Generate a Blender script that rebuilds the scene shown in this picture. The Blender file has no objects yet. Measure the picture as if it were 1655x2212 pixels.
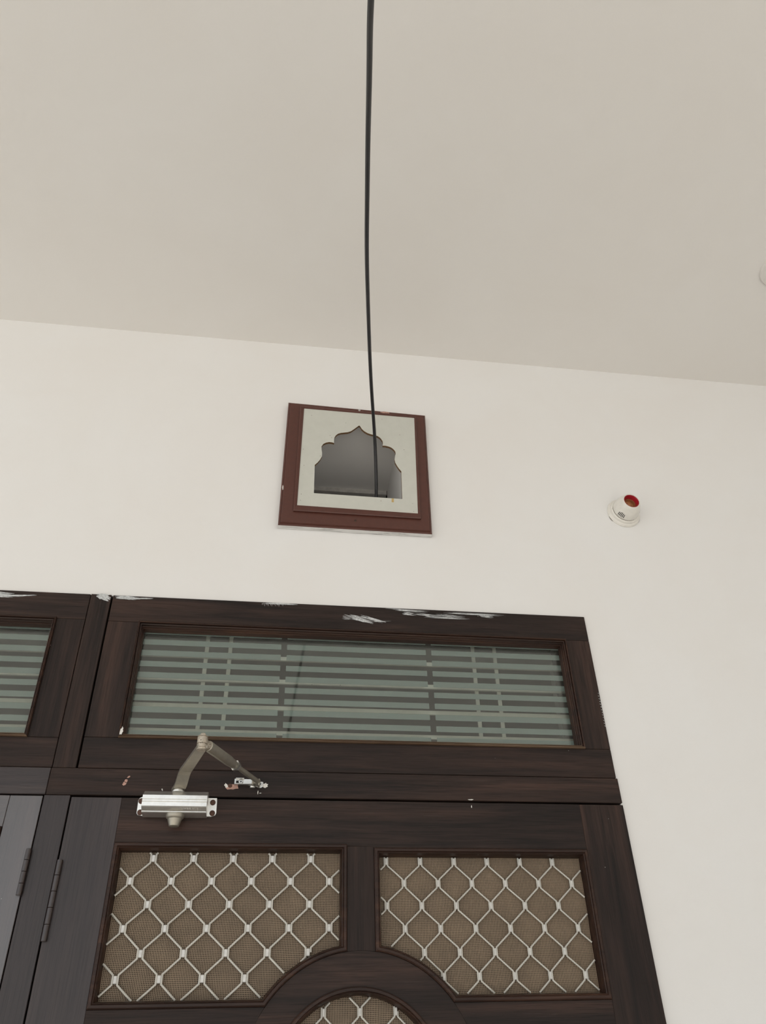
import bpy, bmesh, math, random
from mathutils import Vector, Matrix
random.seed(7)
scene = bpy.context.scene
C = scene.collection

# ------------------------------------------------------------------ camera
cam_d = bpy.data.cameras.new('camera'); cam = bpy.data.objects.new('camera', cam_d); C.objects.link(cam)
cam_d.sensor_fit = 'HORIZONTAL'; cam_d.sensor_width = 36.0
cam_d.lens = 1686.96 / 1655.0 * 36.0
cam_d.clip_start = 0.02; cam_d.clip_end = 300
PITCH, YAW, ROLL = math.radians(36.201), math.radians(8.867), math.radians(-1.7426)
f = Vector((math.sin(YAW)*math.cos(PITCH), math.cos(YAW)*math.cos(PITCH), math.sin(PITCH)))
r0 = Vector((math.cos(YAW), -math.sin(YAW), 0)); u0 = r0.cross(f)
rr = math.cos(ROLL)*r0 + math.sin(ROLL)*u0; uu = -math.sin(ROLL)*r0 + math.cos(ROLL)*u0
M = Matrix((( rr.x, uu.x, -f.x, 0.0), (rr.y, uu.y, -f.y, -1.5), (rr.z, uu.z, -f.z, 1.6), (0, 0, 0, 1)))
cam.matrix_world = M
scene.camera = cam

# ------------------------------------------------------------------ world, light, exposure
world = bpy.data.worlds.new('world'); scene.world = world; world.use_nodes = True
bg = world.node_tree.nodes['Background']
bg.inputs[0].default_value = (0.88, 0.945, 1.0, 1.0)      # even overcast daylight
bg.inputs[1].default_value = 1.0
sun_d = bpy.data.lights.new('sun', 'SUN'); sun_d.energy = 4.8; sun_d.angle = math.radians(3.0); sun_d.color = (1.0, 0.965, 0.915)
sun = bpy.data.objects.new('sun', sun_d); C.objects.link(sun)
sun.rotation_euler = Vector((0.45, 0.45, -1.15)).to_track_quat('-Z', 'Y').to_euler()   # high, from the front left: it reaches the floor, not the wall
vs = scene.view_settings
vs.view_transform = 'Standard'; vs.look = 'None'; vs.gamma = 1.0; vs.use_curve_mapping = False
vs.exposure = 0.25

# ------------------------------------------------------------------ materials
def new_mat(name):
    m = bpy.data.materials.new(name); m.use_nodes = True
    nt = m.node_tree; b = nt.nodes['Principled BSDF']
    return m, nt, b
def N(nt, t, **kw):
    n = nt.nodes.new(t)
    for k, v in kw.items(): setattr(n, k, v)
    return n
def L(nt, a, b): nt.links.new(a, b)
def pos_map(nt, scale, rnd=0.0):
    g = N(nt, 'ShaderNodeNewGeometry'); mp = N(nt, 'ShaderNodeMapping')
    mp.inputs['Scale'].default_value = scale
    L(nt, g.outputs['Position'], mp.inputs['Vector'])
    if rnd:
        oi = N(nt, 'ShaderNodeObjectInfo'); mu = N(nt, 'ShaderNodeMath', operation='MULTIPLY'); mu.inputs[1].default_value = rnd
        L(nt, oi.outputs['Random'], mu.inputs[0]); L(nt, mu.outputs[0], mp.inputs['Location'])
    return mp.outputs['Vector']
def noise(nt, vec, scale, detail=4, rough=0.55, dist=0.0):
    n = N(nt, 'ShaderNodeTexNoise'); n.inputs['Scale'].default_value = scale; n.inputs['Detail'].default_value = detail
    n.inputs['Roughness'].default_value = rough; n.inputs['Distortion'].default_value = dist
    L(nt, vec, n.inputs['Vector']); return n.outputs['Fac']
def ramp(nt, fac, stops):
    r = N(nt, 'ShaderNodeValToRGB'); e = r.color_ramp.elements
    while len(e) < len(stops): e.new(0.5)
    for i, (p, c) in enumerate(stops): e[i].position = p; e[i].color = (*c, 1)
    L(nt, fac, r.inputs['Fac']); return r.outputs['Color']
def mixc(nt, fac, a, b, mode='MIX'):
    m = N(nt, 'ShaderNodeMix', data_type='RGBA', blend_type=mode)
    for s, v in ((m.inputs['Factor'], fac), (m.inputs['A'], a), (m.inputs['B'], b)):
        if isinstance(v, (int, float)): s.default_value = v
        elif isinstance(v, tuple): s.default_value = (*v, 1)
        else: L(nt, v, s)
    return m.outputs['Result']
def bump(nt, h, b, strength, dist):
    bn = N(nt, 'ShaderNodeBump'); bn.inputs['Strength'].default_value = strength; bn.inputs['Distance'].default_value = dist
    L(nt, h, bn.inputs['Height']); L(nt, bn.outputs['Normal'], b.inputs['Normal'])
def specks(nt, scale, size, chance):
    """sparse tiny dots: factor 0/1"""
    v = N(nt, 'ShaderNodeTexVoronoi'); v.inputs['Scale'].default_value = scale
    g = N(nt, 'ShaderNodeNewGeometry'); L(nt, g.outputs['Position'], v.inputs['Vector'])
    lt = N(nt, 'ShaderNodeMath', operation='LESS_THAN'); lt.inputs[1].default_value = size; L(nt, v.outputs['Distance'], lt.inputs[0])
    sp = N(nt, 'ShaderNodeSeparateColor'); L(nt, v.outputs['Color'], sp.inputs['Color'])
    gt = N(nt, 'ShaderNodeMath', operation='GREATER_THAN'); gt.inputs[1].default_value = 1-chance; L(nt, sp.outputs[0], gt.inputs[0])
    mu = N(nt, 'ShaderNodeMath', operation='MULTIPLY'); L(nt, lt.outputs[0], mu.inputs[0]); L(nt, gt.outputs[0], mu.inputs[1])
    return mu.outputs[0]

def wood(name, axis, dark, mid, red, rough=0.5, coat=0.0, bumps=0.25, speck=True, spec=0.22):
    m, nt, b = new_mat(name)
    s = [55.0, 55.0, 55.0]; s['xyz'.index(axis)] = 3.0
    v = pos_map(nt, s, 37.0)
    n1 = noise(nt, v, 1.0, 8, 0.6, 0.6)
    s2 = [9.0, 9.0, 9.0]; s2['xyz'.index(axis)] = 1.3
    n2 = noise(nt, pos_map(nt, s2, 19.0), 1.0, 3, 0.5, 1.2)
    col = ramp(nt, n1, [(0.30, dark), (0.52, mid), (0.75, red)])
    col = mixc(nt, ramp(nt, n2, [(0.35, (0, 0, 0)), (0.68, (1, 1, 1))]), col, mixc(nt, 0.75, col, dark))
    s4 = [700.0, 700.0, 700.0]; s4['xyz'.index(axis)] = 14.0
    n4 = noise(nt, pos_map(nt, s4, 23.0), 1.0, 3, 0.6)
    col = mixc(nt, 0.75, col, ramp(nt, n4, [(0.32, (0.40, 0.38, 0.37)), (0.5, (1, 1, 1)), (0.72, (1.0, 1.0, 1.0))]), 'MULTIPLY')
    col = mixc(nt, ramp(nt, n4, [(0.66, (0, 0, 0)), (0.80, (0.30, 0.30, 0.30))]), col, (0.14, 0.11, 0.095))
    if speck:
        col = mixc(nt, specks(nt, 38.0, 0.028, 0.30), col, (0.55, 0.52, 0.48))
    L(nt, col, b.inputs['Base Color'])
    b.inputs['Roughness'].default_value = rough
    b.inputs['Specular IOR Level'].default_value = spec
    b.inputs['Coat Weight'].default_value = coat; b.inputs['Coat Roughness'].default_value = 0.3
    s3 = [420.0, 420.0, 420.0]; s3['xyz'.index(axis)] = 30.0
    bump(nt, noise(nt, pos_map(nt, s3, 11.0), 1.0, 4, 0.6), b, bumps, 0.0012)
    return m
WD, WM, WR = (0.0135, 0.0095, 0.0085), (0.039, 0.0235, 0.0185), (0.078, 0.042, 0.031)
wood_h = wood('wood_grain_across', 'x', WD, WM, WR)
wood_v = wood('wood_grain_upright', 'z', WD, WM, WR)
wood_gl = wood('wood_glossy_upright', 'z', (0.024, 0.017, 0.017), (0.040, 0.028, 0.027), (0.05, 0.034, 0.03), 0.40, 0.22, 0.35, True, 0.4)
wood_gh = wood('wood_glossy_across', 'x', (0.024, 0.017, 0.017), (0.040, 0.028, 0.027), (0.05, 0.034, 0.03), 0.40, 0.22, 0.35, True, 0.4)
wood_lac = wood('wood_lacquered_upright', 'z', (0.026, 0.017, 0.016), (0.046, 0.030, 0.028), (0.060, 0.038, 0.033), 0.36, 0.7, 0.4, True, 0.8)
wood_lach = wood('wood_lacquered_across', 'x', (0.026, 0.017, 0.016), (0.046, 0.030, 0.028), (0.060, 0.038, 0.033), 0.36, 0.7, 0.4, True, 0.8)
for m_ in (wood_lac, wood_lach): m_.node_tree.nodes['Principled BSDF'].inputs['Coat IOR'].default_value = 1.8
wood_mould = wood('moulding_brown', 'x', (0.022, 0.012, 0.009), (0.05, 0.024, 0.016), (0.09, 0.045, 0.027), 0.42, 0.08, 0.12)
wood_bead = wood('moulding_lit_edge', 'x', (0.085, 0.05, 0.032), (0.19, 0.125, 0.08), (0.34, 0.25, 0.165), 0.45, 0.05, 0.12)  # bottom moulding: its lit tan edge is put into the colour

def wall_paint(name, c1, c2, bscale=900.0, rough=0.6):
    m, nt, b = new_mat(name)
    v = pos_map(nt, (1, 1, 1))
    n = noise(nt, v, 3.2, 5, 0.6, 0.4)
    col = mixc(nt, ramp(nt, n, [(0.35, (0, 0, 0)), (0.7, (1, 1, 1))]), c1, c2)
    L(nt, col, b.inputs['Base Color']); b.inputs['Roughness'].default_value = rough
    b.inputs['Specular IOR Level'].default_value = 0.25
    h = mixc(nt, 0.35, noise(nt, v, bscale, 2, 0.5), noise(nt, v, 16.0, 3, 0.5))
    bump(nt, h, b, 0.10, 0.002)
    return m
paint_wall = wall_paint('wall_paint', (0.795, 0.775, 0.75), (0.81, 0.80, 0.785))
paint_ceil = wall_paint('ceiling_paint', (0.785, 0.755, 0.715), (0.80, 0.775, 0.74))
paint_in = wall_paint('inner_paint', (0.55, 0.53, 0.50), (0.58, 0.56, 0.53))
floor_mat = wall_paint('floor_stone', (0.47, 0.445, 0.41), (0.53, 0.505, 0.47), 300.0, 0.45)
ground_mat = wall_paint('ground_concrete', (0.56, 0.535, 0.495), (0.64, 0.61, 0.57), 200.0, 0.8)

def plain(name, col, rough=0.5, metal=0.0, var=0.0, nscale=60.0, speck=None, bumps=0.0, coat=0.0):
    m, nt, b = new_mat(name)
    v = pos_map(nt, (1, 1, 1))
    n = noise(nt, v, nscale, 4, 0.6)
    c = mixc(nt, ramp(nt, n, [(0.3, (0, 0, 0)), (0.7, (1, 1, 1))]), tuple(x*(1-var) for x in col), tuple(min(1, x*(1+var)) for x in col))
    if speck: c = mixc(nt, specks(nt, *speck[:3]), c, speck[3])
    L(nt, c, b.inputs['Base Color']); b.inputs['Roughness'].default_value = rough; b.inputs['Metallic'].default_value = metal
    b.inputs['Coat Weight'].default_value = coat
    if bumps: bump(nt, n, b, bumps, 0.001)
    return m
brown_paint = plain('brown_paint', (0.085, 0.027, 0.018), 0.42, 0, 0.10, 90, (55, 0.03, 0.22, (0.55, 0.5, 0.45)), 0.05)
def streaked_edge():
    m, nt, b = new_mat('white_smeared_edge')
    n = noise(nt, pos_map(nt, (16, 420, 420)), 1.0, 5, 0.65, 0.3)
    L(nt, ramp(nt, n, [(0.34, (0.05, 0.03, 0.025)), (0.40, (0.35, 0.34, 0.33)), (0.47, (0.72, 0.71, 0.69))]), b.inputs['Base Color']); b.inputs['Roughness'].default_value = 0.5
    return m
white_edge = streaked_edge()
laminate = plain('pale_laminate', (0.56, 0.56, 0.505), 0.45, 0, 0.03, 40, (75, 0.07, 0.45, (0.14, 0.10, 0.07)))
ply_edge = plain('raw_board_edge', (0.17, 0.095, 0.042), 0.7, 0, 0.3, 200)
alu = plain('grille_aluminium', (0.53, 0.51, 0.46), 0.42, 0.3, 0.08, 120)
alu_tip = plain('grille_clip_metal', (0.60, 0.58, 0.545), 0.38, 0.4, 0.10, 200)
silver = plain('closer_silver', (0.86, 0.84, 0.80), 0.30, 0.88, 0.06, 150, (230, 0.06, 0.12, (0.10, 0.08, 0.06)))
arm_metal = plain('closer_arm_metal', (0.40, 0.37, 0.31), 0.42, 0.75, 0.08, 80)
rusty = plain('pitted_metal', (0.50, 0.44, 0.36), 0.45, 0.6, 0.25, 250, (260, 0.22, 0.45, (0.05, 0.035, 0.025)), 0.3)
steel = plain('bright_steel', (0.62, 0.61, 0.58), 0.25, 0.9, 0.05, 80)
screw_dark = plain('rusty_screw', (0.085, 0.04, 0.026), 0.5, 0.4, 0.3, 300)
recess = plain('dark_recess', (0.012, 0.010, 0.009), 0.7, 0, 0.1, 100)
hinge_metal = plain('painted_hinge', (0.028, 0.016, 0.013), 0.30, 0.0, 0.2, 120, None, 0.0, 0.6)
screen_wire = plain('fly_screen_wire', (0.27, 0.20, 0.135), 0.6, 0.0, 0.12, 25)
cable_mat = plain('black_cable', (0.016, 0.015, 0.017), 0.45, 0.0, 0.15, 60)
lamp_white = plain('cream_plastic', (0.76, 0.73, 0.67), 0.35, 0, 0.05, 90, (120, 0.10, 0.10, (0.35, 0.28, 0.2)), 0.0, 0.2)
lamp_red = plain('red_plastic', (0.36, 0.012, 0.022), 0.3, 0, 0.15, 90, None, 0, 0.3)
brass = plain('brass_socket', (0.42, 0.20, 0.09), 0.4, 0.5, 0.2, 150)
paint_drip = plain('white_paint_smear', (0.52, 0.53, 0.53), 0.5, 0, 0.3, 260)
scrape = plain('scraped_pink_primer', (0.42, 0.25, 0.20), 0.7, 0, 0.25, 200)
putty = plain('white_putty', (0.72, 0.70, 0.66), 0.6, 0, 0.1, 200)
cream_bar = plain('cream_bar_paint', (0.86, 0.83, 0.75), 0.5, 0, 0.05, 60, (50, 0.05, 0.25, (0.2, 0.17, 0.12)))
rose_mat = plain('white_plastic', (0.72, 0.69, 0.65), 0.4, 0, 0.03, 60)
tape_mat = plain('yellowed_tape', (0.52, 0.36, 0.14), 0.5, 0, 0.15, 150)

def glass_mat():
    m, nt, b = new_mat('dusty_window_glass')
    nt.nodes.remove(b)
    out = nt.nodes['Material Output']
    tr = N(nt, 'ShaderNodeBsdfTransparent'); tr.inputs[0].default_value = (0.90, 0.93, 0.91, 1)
    gl = N(nt, 'ShaderNodeBsdfGlossy'); gl.inputs['Roughness'].default_value = 0.03; gl.inputs[0].default_value = (1, 1, 1, 1)
    df = N(nt, 'ShaderNodeBsdfDiffuse'); df.inputs[0].default_value = (0.60, 0.58, 0.52, 1)
    fr = N(nt, 'ShaderNodeFresnel'); fr.inputs[0].default_value = 1.5
    n = noise(nt, pos_map(nt, (1, 1, 1)), 45.0, 5, 0.65)
    dm = N(nt, 'ShaderNodeMapRange'); dm.inputs['To Min'].default_value = 0.0; dm.inputs['To Max'].default_value = 0.065
    L(nt, n, dm.inputs['Value'])
    m1 = N(nt, 'ShaderNodeMixShader'); L(nt, dm.outputs[0], m1.inputs[0]); L(nt, tr.outputs[0], m1.inputs[1]); L(nt, df.outputs[0], m1.inputs[2])
    m2 = N(nt, 'ShaderNodeMixShader'); L(nt, fr.outputs[0], m2.inputs[0]); L(nt, m1.outputs[0], m2.inputs[1]); L(nt, gl.outputs[0], m2.inputs[2])
    L(nt, m2.outputs[0], out.inputs['Surface'])
    return m
glass = glass_mat()
def frost_mat():
    m, nt, b = new_mat('frosted_film')
    nt.nodes.remove(b); out = nt.nodes['Material Output']
    df = N(nt, 'ShaderNodeBsdfDiffuse')
    n = noise(nt, pos_map(nt, (1, 1, 1)), 14.0, 3, 0.5)
    L(nt, mixc(nt, n, (0.33, 0.375, 0.355), (0.37, 0.425, 0.41)), df.inputs[0])
    tr = N(nt, 'ShaderNodeBsdfTransparent'); tr.inputs[0].default_value = (0.8, 0.88, 0.86, 1)
    mx = N(nt, 'ShaderNodeMixShader'); mx.inputs[0].default_value = 0.14
    L(nt, df.outputs[0], mx.inputs[1]); L(nt, tr.outputs[0], mx.inputs[2]); L(nt, mx.outputs[0], out.inputs['Surface'])
    return m
frost = frost_mat()

# ------------------------------------------------------------------ helpers
def thing(name, loc, label, cat=None, group=None, kind=None):
    o = bpy.data.objects.new(name, None); C.objects.link(o); o.location = loc; o.empty_display_size = 0.05
    o['label'] = label
    if cat: o['category'] = cat
    if group: o['group'] = group
    if kind: o['kind'] = kind
    return o
def world_loc(o):
    p = Vector((0, 0, 0))
    while o: p = p + o.location; o = o.parent
    return p
def mesh_obj(name, me, mat, parent=None, loc=(0, 0, 0), label=None, kind=None):
    o = bpy.data.objects.new(name, me); C.objects.link(o)
    if mat is not None and not me.materials: me.materials.append(mat)
    l = Vector(loc)
    if parent is not None:
        o.parent = parent; l = l - world_loc(parent)
    o.location = l
    if label: o['label'] = label
    if kind: o['kind'] = kind
    return o
def from_bm(name, bm, mat, parent=None, loc=(0, 0, 0), smooth=False, **kw):
    bmesh.ops.recalc_face_normals(bm, faces=bm.faces)
    me = bpy.data.meshes.new(name); bm.to_mesh(me); bm.free()
    if smooth:
        for p in me.polygons: p.use_smooth = True
        try: me.set_sharp_from_angle(angle=math.radians(35))
        except Exception: pass
    return mesh_obj(name, me, mat, parent, loc, **kw)
def bm_box(bm, x0, x1, y0, y1, z0, z1):
    v = [bm.verts.new((x, y, z)) for x in (x0, x1) for y in (y0, y1) for z in (z0, z1)]
    for q in ((0, 1, 3, 2), (4, 6, 7, 5), (0, 4, 5, 1), (2, 3, 7, 6), (0, 2, 6, 4), (1, 5, 7, 3)):
        bm.faces.new([v[i] for i in q])
def bevel_all(bm, w, seg=1):
    if w > 0: bmesh.ops.bevel(bm, geom=list(bm.edges), offset=w, segments=seg, affect='EDGES', profile=0.7)
def box(name, x0, x1, y0, y1, z0, z1, mat, parent=None, bev=0.0, **kw):
    bm = bmesh.new(); bm_box(bm, x0, x1, y0, y1, z0, z1); bevel_all(bm, bev)
    return from_bm(name, bm, mat, parent, **kw)
def prism(name, pts, y0, y1, mat, parent=None, bev=0.0, **kw):
    """polygon in x,z extruded from y0 (front) to y1"""
    bm = bmesh.new()
    fv = [bm.verts.new((x, y0, z)) for x, z in pts]; bv = [bm.verts.new((x, y1, z)) for x, z in pts]
    ff = bm.faces.new(fv); bm.faces.new(bv[::-1])
    n = len(pts)
    for i in range(n): bm.faces.new((fv[i], bv[i], bv[(i+1) % n], fv[(i+1) % n]))
    if bev: bmesh.ops.bevel(bm, geom=list(ff.edges), offset=bev, segments=1, affect='EDGES')
    return from_bm(name, bm, mat, parent, **kw)
def bm_lathe(bm, prof, axis='y', c=(0, 0, 0), seg=32, cap=True):
    rings = []
    for r, h in prof:
        ring = []
        for k in range(seg):
            a = 2*math.pi*k/seg; p, q = r*math.cos(a), r*math.sin(a)
            co = {'y': (c[0]+p, c[1]+h, c[2]+q), 'z': (c[0]+p, c[1]+q, c[2]+h), 'x': (c[0]+h, c[1]+p, c[2]+q)}[axis]
            ring.append(bm.verts.new(co))
        rings.append(ring)
    for a, b in zip(rings, rings[1:]):
        for k in range(seg): bm.faces.new((a[k], a[(k+1) % seg], b[(k+1) % seg], b[k]))
    if cap: bm.faces.new(rings[0][::-1]); bm.faces.new(rings[-1])
def lathe(name, prof, mat, parent=None, axis='y', c=(0, 0, 0), seg=32, cap=True, **kw):
    bm = bmesh.new(); bm_lathe(bm, prof, axis, c, seg, cap)
    return from_bm(name, bm, mat, parent, smooth=True, **kw)
def bm_tube(bm, pts, r, seg=8, flat=None):
    """tube along a polyline; r number or list; flat = (normal Vector, half thickness) for strips"""
    pts = [Vector(p) for p in pts]; n = len(pts)
    rs = r if isinstance(r, (list, tuple)) else [r]*n
    rings = []; ref = None
    for i, p in enumerate(pts):
        t = ((pts[min(i+1, n-1)]-p).normalized() + (p-pts[max(i-1, 0)]).normalized()).normalized()
        if ref is None:
            ref = t.cross(Vector((0, 0, 1)))
            if ref.length < 0.05: ref = t.cross(Vector((0, 1, 0)))
            ref.normalize()
        ref = (ref - t*ref.dot(t)).normalized(); b2 = t.cross(ref)
        rings.append([bm.verts.new(p + rs[i]*(math.cos(2*math.pi*k/seg)*ref + math.sin(2*math.pi*k/seg)*b2)) for k in range(seg)])
    for a, b in zip(rings, rings[1:]):
        for k in range(seg): bm.faces.new((a[k], a[(k+1) % seg], b[(k+1) % seg], b[k]))
    bm.faces.new(rings[0][::-1]); bm.faces.new(rings[-1])
def tube(name, pts, r, mat, parent=None, seg=10, **kw):
    bm = bmesh.new(); bm_tube(bm, pts, r, seg)
    return from_bm(name, bm, mat, parent, smooth=True, **kw)
def offset_loop(pts, d):
    """inset a closed counter-clockwise loop in x,z by d with mitred corners"""
    n = len(pts); out = []
    for i in range(n):
        p0, p1, p2 = Vector(pts[i-1]), Vector(pts[i]), Vector(pts[(i+1) % n])
        e1 = (p1-p0).normalized(); e2 = (p2-p1).normalized()
        n1 = Vector((-e1.y, e1.x)); n2 = Vector((-e2.y, e2.x))
        m = n1+n2; m = m / max(m.dot(n1), 0.2) if m.length > 1e-6 else n1
        out.append(tuple(p1 + m*d))
    return out
def moulding(loop, sides, profile, mats, parent):
    """mitred moulding round a ccw loop: sides = lists of vertex index runs; one part per side"""
    rings = [(offset_loop(loop, ins), y) for ins, y in profile]
    for s, run in enumerate(sides):
        bm = bmesh.new(); grid = []
        for lp, y in rings: grid.append([bm.verts.new((lp[i % len(loop)][0], y, lp[i % len(loop)][1])) for i in run])
        for a, b in zip(grid, grid[1:]):
            for k in range(len(run)-1): bm.faces.new((a[k], a[k+1], b[k+1], b[k]))
        # back side, so that the piece is closed
        back = profile[-1][1]
        a, b = grid[-1], grid[0]
        for k in range(len(run)-1): bm.faces.new((a[k], a[k+1], b[k+1], b[k]))
        bm.faces.new([g[0] for g in grid][::-1]); bm.faces.new([g[-1] for g in grid])
        from_bm('moulding', bm, mats[s % len(mats)], parent)
def inside(p, poly):
    x, z = p; c = False; n = len(poly)
    for i in range(n):
        (x1, z1), (x2, z2) = poly[i], poly[i-1]
        if (z1 > z) != (z2 > z) and x < (x2-x1)*(z-z1)/(z2-z1)+x1: c = not c
    return c
def spans(poly, val, axis):
    """intervals of the line coordinate[axis] = val inside poly, along the other axis"""
    o = 1-axis; xs = []; n = len(poly)
    for i in range(n):
        a, b = poly[i], poly[i-1]
        if (a[axis] > val) != (b[axis] > val): xs.append(a[o]+(b[o]-a[o])*(val-a[axis])/(b[axis]-a[axis]))
    xs.sort(); return list(zip(xs[::2], xs[1::2]))
def circle(cx, cz, r, n=48): return [(cx+r*math.cos(2*math.pi*k/n), cz+r*math.sin(2*math.pi*k/n)) for k in range(n)]

def fly_screen(poly, y, parent, pitch=0.0027, w=0.00060):
    verts, faces = [], []
    x0, x1 = min(p[0] for p in poly), max(p[0] for p in poly); z0, z1 = min(p[1] for p in poly), max(p[1] for p in poly)
    def wire(axis, val, a, b, dy, ph):
        n = max(2, int((b-a)/0.03)); base = len(verts)
        for i in range(n+1):
            t = a+(b-a)*i/n
            wob = 0.0006*math.sin(t*31+ph)+0.0004*math.sin(t*73+val*40)
            for s, q in ((-w, -w), (w, -w), (w, w), (-w, w)):
                if axis == 1: verts.append((t, y+dy+q, val+wob+s))
                else: verts.append((val+wob+s, y+dy+q, t))
        for i in range(n):
            for k in range(4):
                p = base+4*i
                faces.append((p+k, p+(k+1) % 4, p+4+(k+1) % 4, p+4+k))
    k = 0; z = z0+pitch/2
    while z < z1:
        for a, b in spans(poly, z, 1): wire(1, z, a, b, 0.0005, 0.3*math.sin(k*0.2))
        z += pitch; k += 1
    x = x0+pitch/2
    while x < x1:
        for a, b in spans(poly, x, 0): wire(0, x, a, b, -0.0005, 0.3*math.sin(k*0.2))
        x += pitch; k += 1
    me = bpy.data.meshes.new('fly_screen'); me.from_pydata(verts, [], faces); me.update()
    return mesh_obj('fly_screen', me, screen_wire, parent, kind='stuff', label='fine tan woven fly screen')

def make_clip_mesh(w, h):
    bm = bmesh.new(); bm_box(bm, -w/2, w/2, -0.0024, 0.0022, -h/2, h/2); bevel_all(bm, 0.0009)
    me = bpy.data.meshes.new('grille_clip'); bmesh.ops.recalc_face_normals(bm, faces=bm.faces); bm.to_mesh(me); bm.free()
    me.materials.append(alu_tip); return me
def diamond_grille(poly, y, parent, xa, pitch, z_top, dz, clip_w, clip_h, rod_r, h, drift=0.0):
    """zigzag rods that meet side by side at the clips; xa = x of one clip of the top row"""
    X0, X1 = min(p[0] for p in poly), max(p[0] for p in poly); Z0 = min(p[1] for p in poly); Z1 = max(p[1] for p in poly)
    clip = make_clip_mesh(clip_w, clip_h); vh = clip_h*0.60
    k0 = int((X0-xa)/pitch)-2; k1 = int((X1-xa)/pitch)+2
    rmin = -2; rmax = int((z_top-Z0)/dz)+2
    def node(r, k): return xa+k*pitch+(pitch/2 if r % 2 else 0)+drift*math.sin(r*1.7+k), z_top-r*dz
    for k in range(k0, k1+1):
        for r in range(rmin, rmax+1):
            x, z = node(r, k)
            if all(inside(q, poly) for q in ((x, z), (x-clip_w*.5, z), (x+clip_w*.5, z), (x, z-clip_h*.5), (x, z+clip_h*.5))):
                mesh_obj('grille_clip', clip, None, parent, (x, y, z))
        for side in (1, -1):
            path = []
            for r in range(rmin, rmax+1):
                # side 1: right of even-row clip k, left of odd-row clip k; side -1: left of even-row clip k, right of odd-row clip k-1
                kk = k if (side == 1 or r % 2 == 0) else k-1
                x, z = node(r, kk); s = side if r % 2 == 0 else -side
                path += [(x+s*h, z+vh), (x+s*h, z-vh)]
            # round the bends, sample, keep the runs inside the opening
            fine = []
            for a, b in zip(path, path[1:]):
                n = 2 if abs(a[0]-b[0]) < 1e-6 else 10
                fine += [(a[0]+(b[0]-a[0])*i/n, a[1]+(b[1]-a[1])*i/n) for i in range(n)]
            run = []
            def flush(run):
                if len(run) > 2:
                    # drop collinear middle points
                    q = [run[0]]+[run[i] for i in range(1, len(run)-1)
                         if abs((run[i][0]-run[i-1][0])*(run[i+1][1]-run[i][1])-(run[i][1]-run[i-1][1])*(run[i+1][0]-run[i][0])) > 1e-9]+[run[-1]]
                    tube('grille_rod', [(x, y, z) for x, z in q], rod_r, alu, parent, 8)
            for p in fine:
                if inside(p, poly): run.append(p)
                else: flush(run); run = []
            flush(run)

def slivers(name, strokes, y, mat, parent, seed=1):
    """brush-stroke smears: strokes = (x0, z0, x1, z1, spread, count, width)"""
    rnd = random.Random(seed); bm = bmesh.new(); idx = 0
    for x0, z0, x1, z1, spread, cnt, wd in strokes:
        L_ = math.hypot(x1-x0, z1-z0); nx, nz = -(z1-z0)/L_, (x1-x0)/L_
        for i in range(int(cnt*1.5)):
            o = (rnd.random()-.5)*spread; a = rnd.random()*0.45; b = min(1, a+0.2+rnd.random()*0.6); w = wd*0.62*(0.3+rnd.random())
            top, bot = [], []; idx += 1; yy = y-8e-6*idx
            for k in range(7):
                t = a+(b-a)*k/6; ww = w*math.sin(math.pi*(k+0.25)/6.5)*(0.6+0.8*rnd.random())
                cx = x0+(x1-x0)*t+nx*o; cz = z0+(z1-z0)*t+nz*o+(rnd.random()-.5)*w*0.5
                top.append(bm.verts.new((cx+nx*ww/2, yy, cz+nz*ww/2))); bot.append(bm.verts.new((cx-nx*ww/2, yy, cz-nz*ww/2)))
            for k in range(6): bm.faces.new((top[k], top[k+1], bot[k+1], bot[k]))
    return from_bm(name, bm, mat, parent)
def chip(name, cx, cz, rx, rz, y, mat, parent, seed=0, th=0.0006, n=14, rot=0.0):
    rnd = random.Random(seed); pts = []
    for k in range(n):
        a = 2*math.pi*k/n; q = 0.65+0.5*rnd.random(); px, pz = rx*q*math.cos(a), rz*q*math.sin(a)
        pts.append((cx+px*math.cos(rot)-pz*math.sin(rot), cz+px*math.sin(rot)+pz*math.cos(rot)))
    return prism(name, pts, y-th, y, mat, parent)

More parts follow.
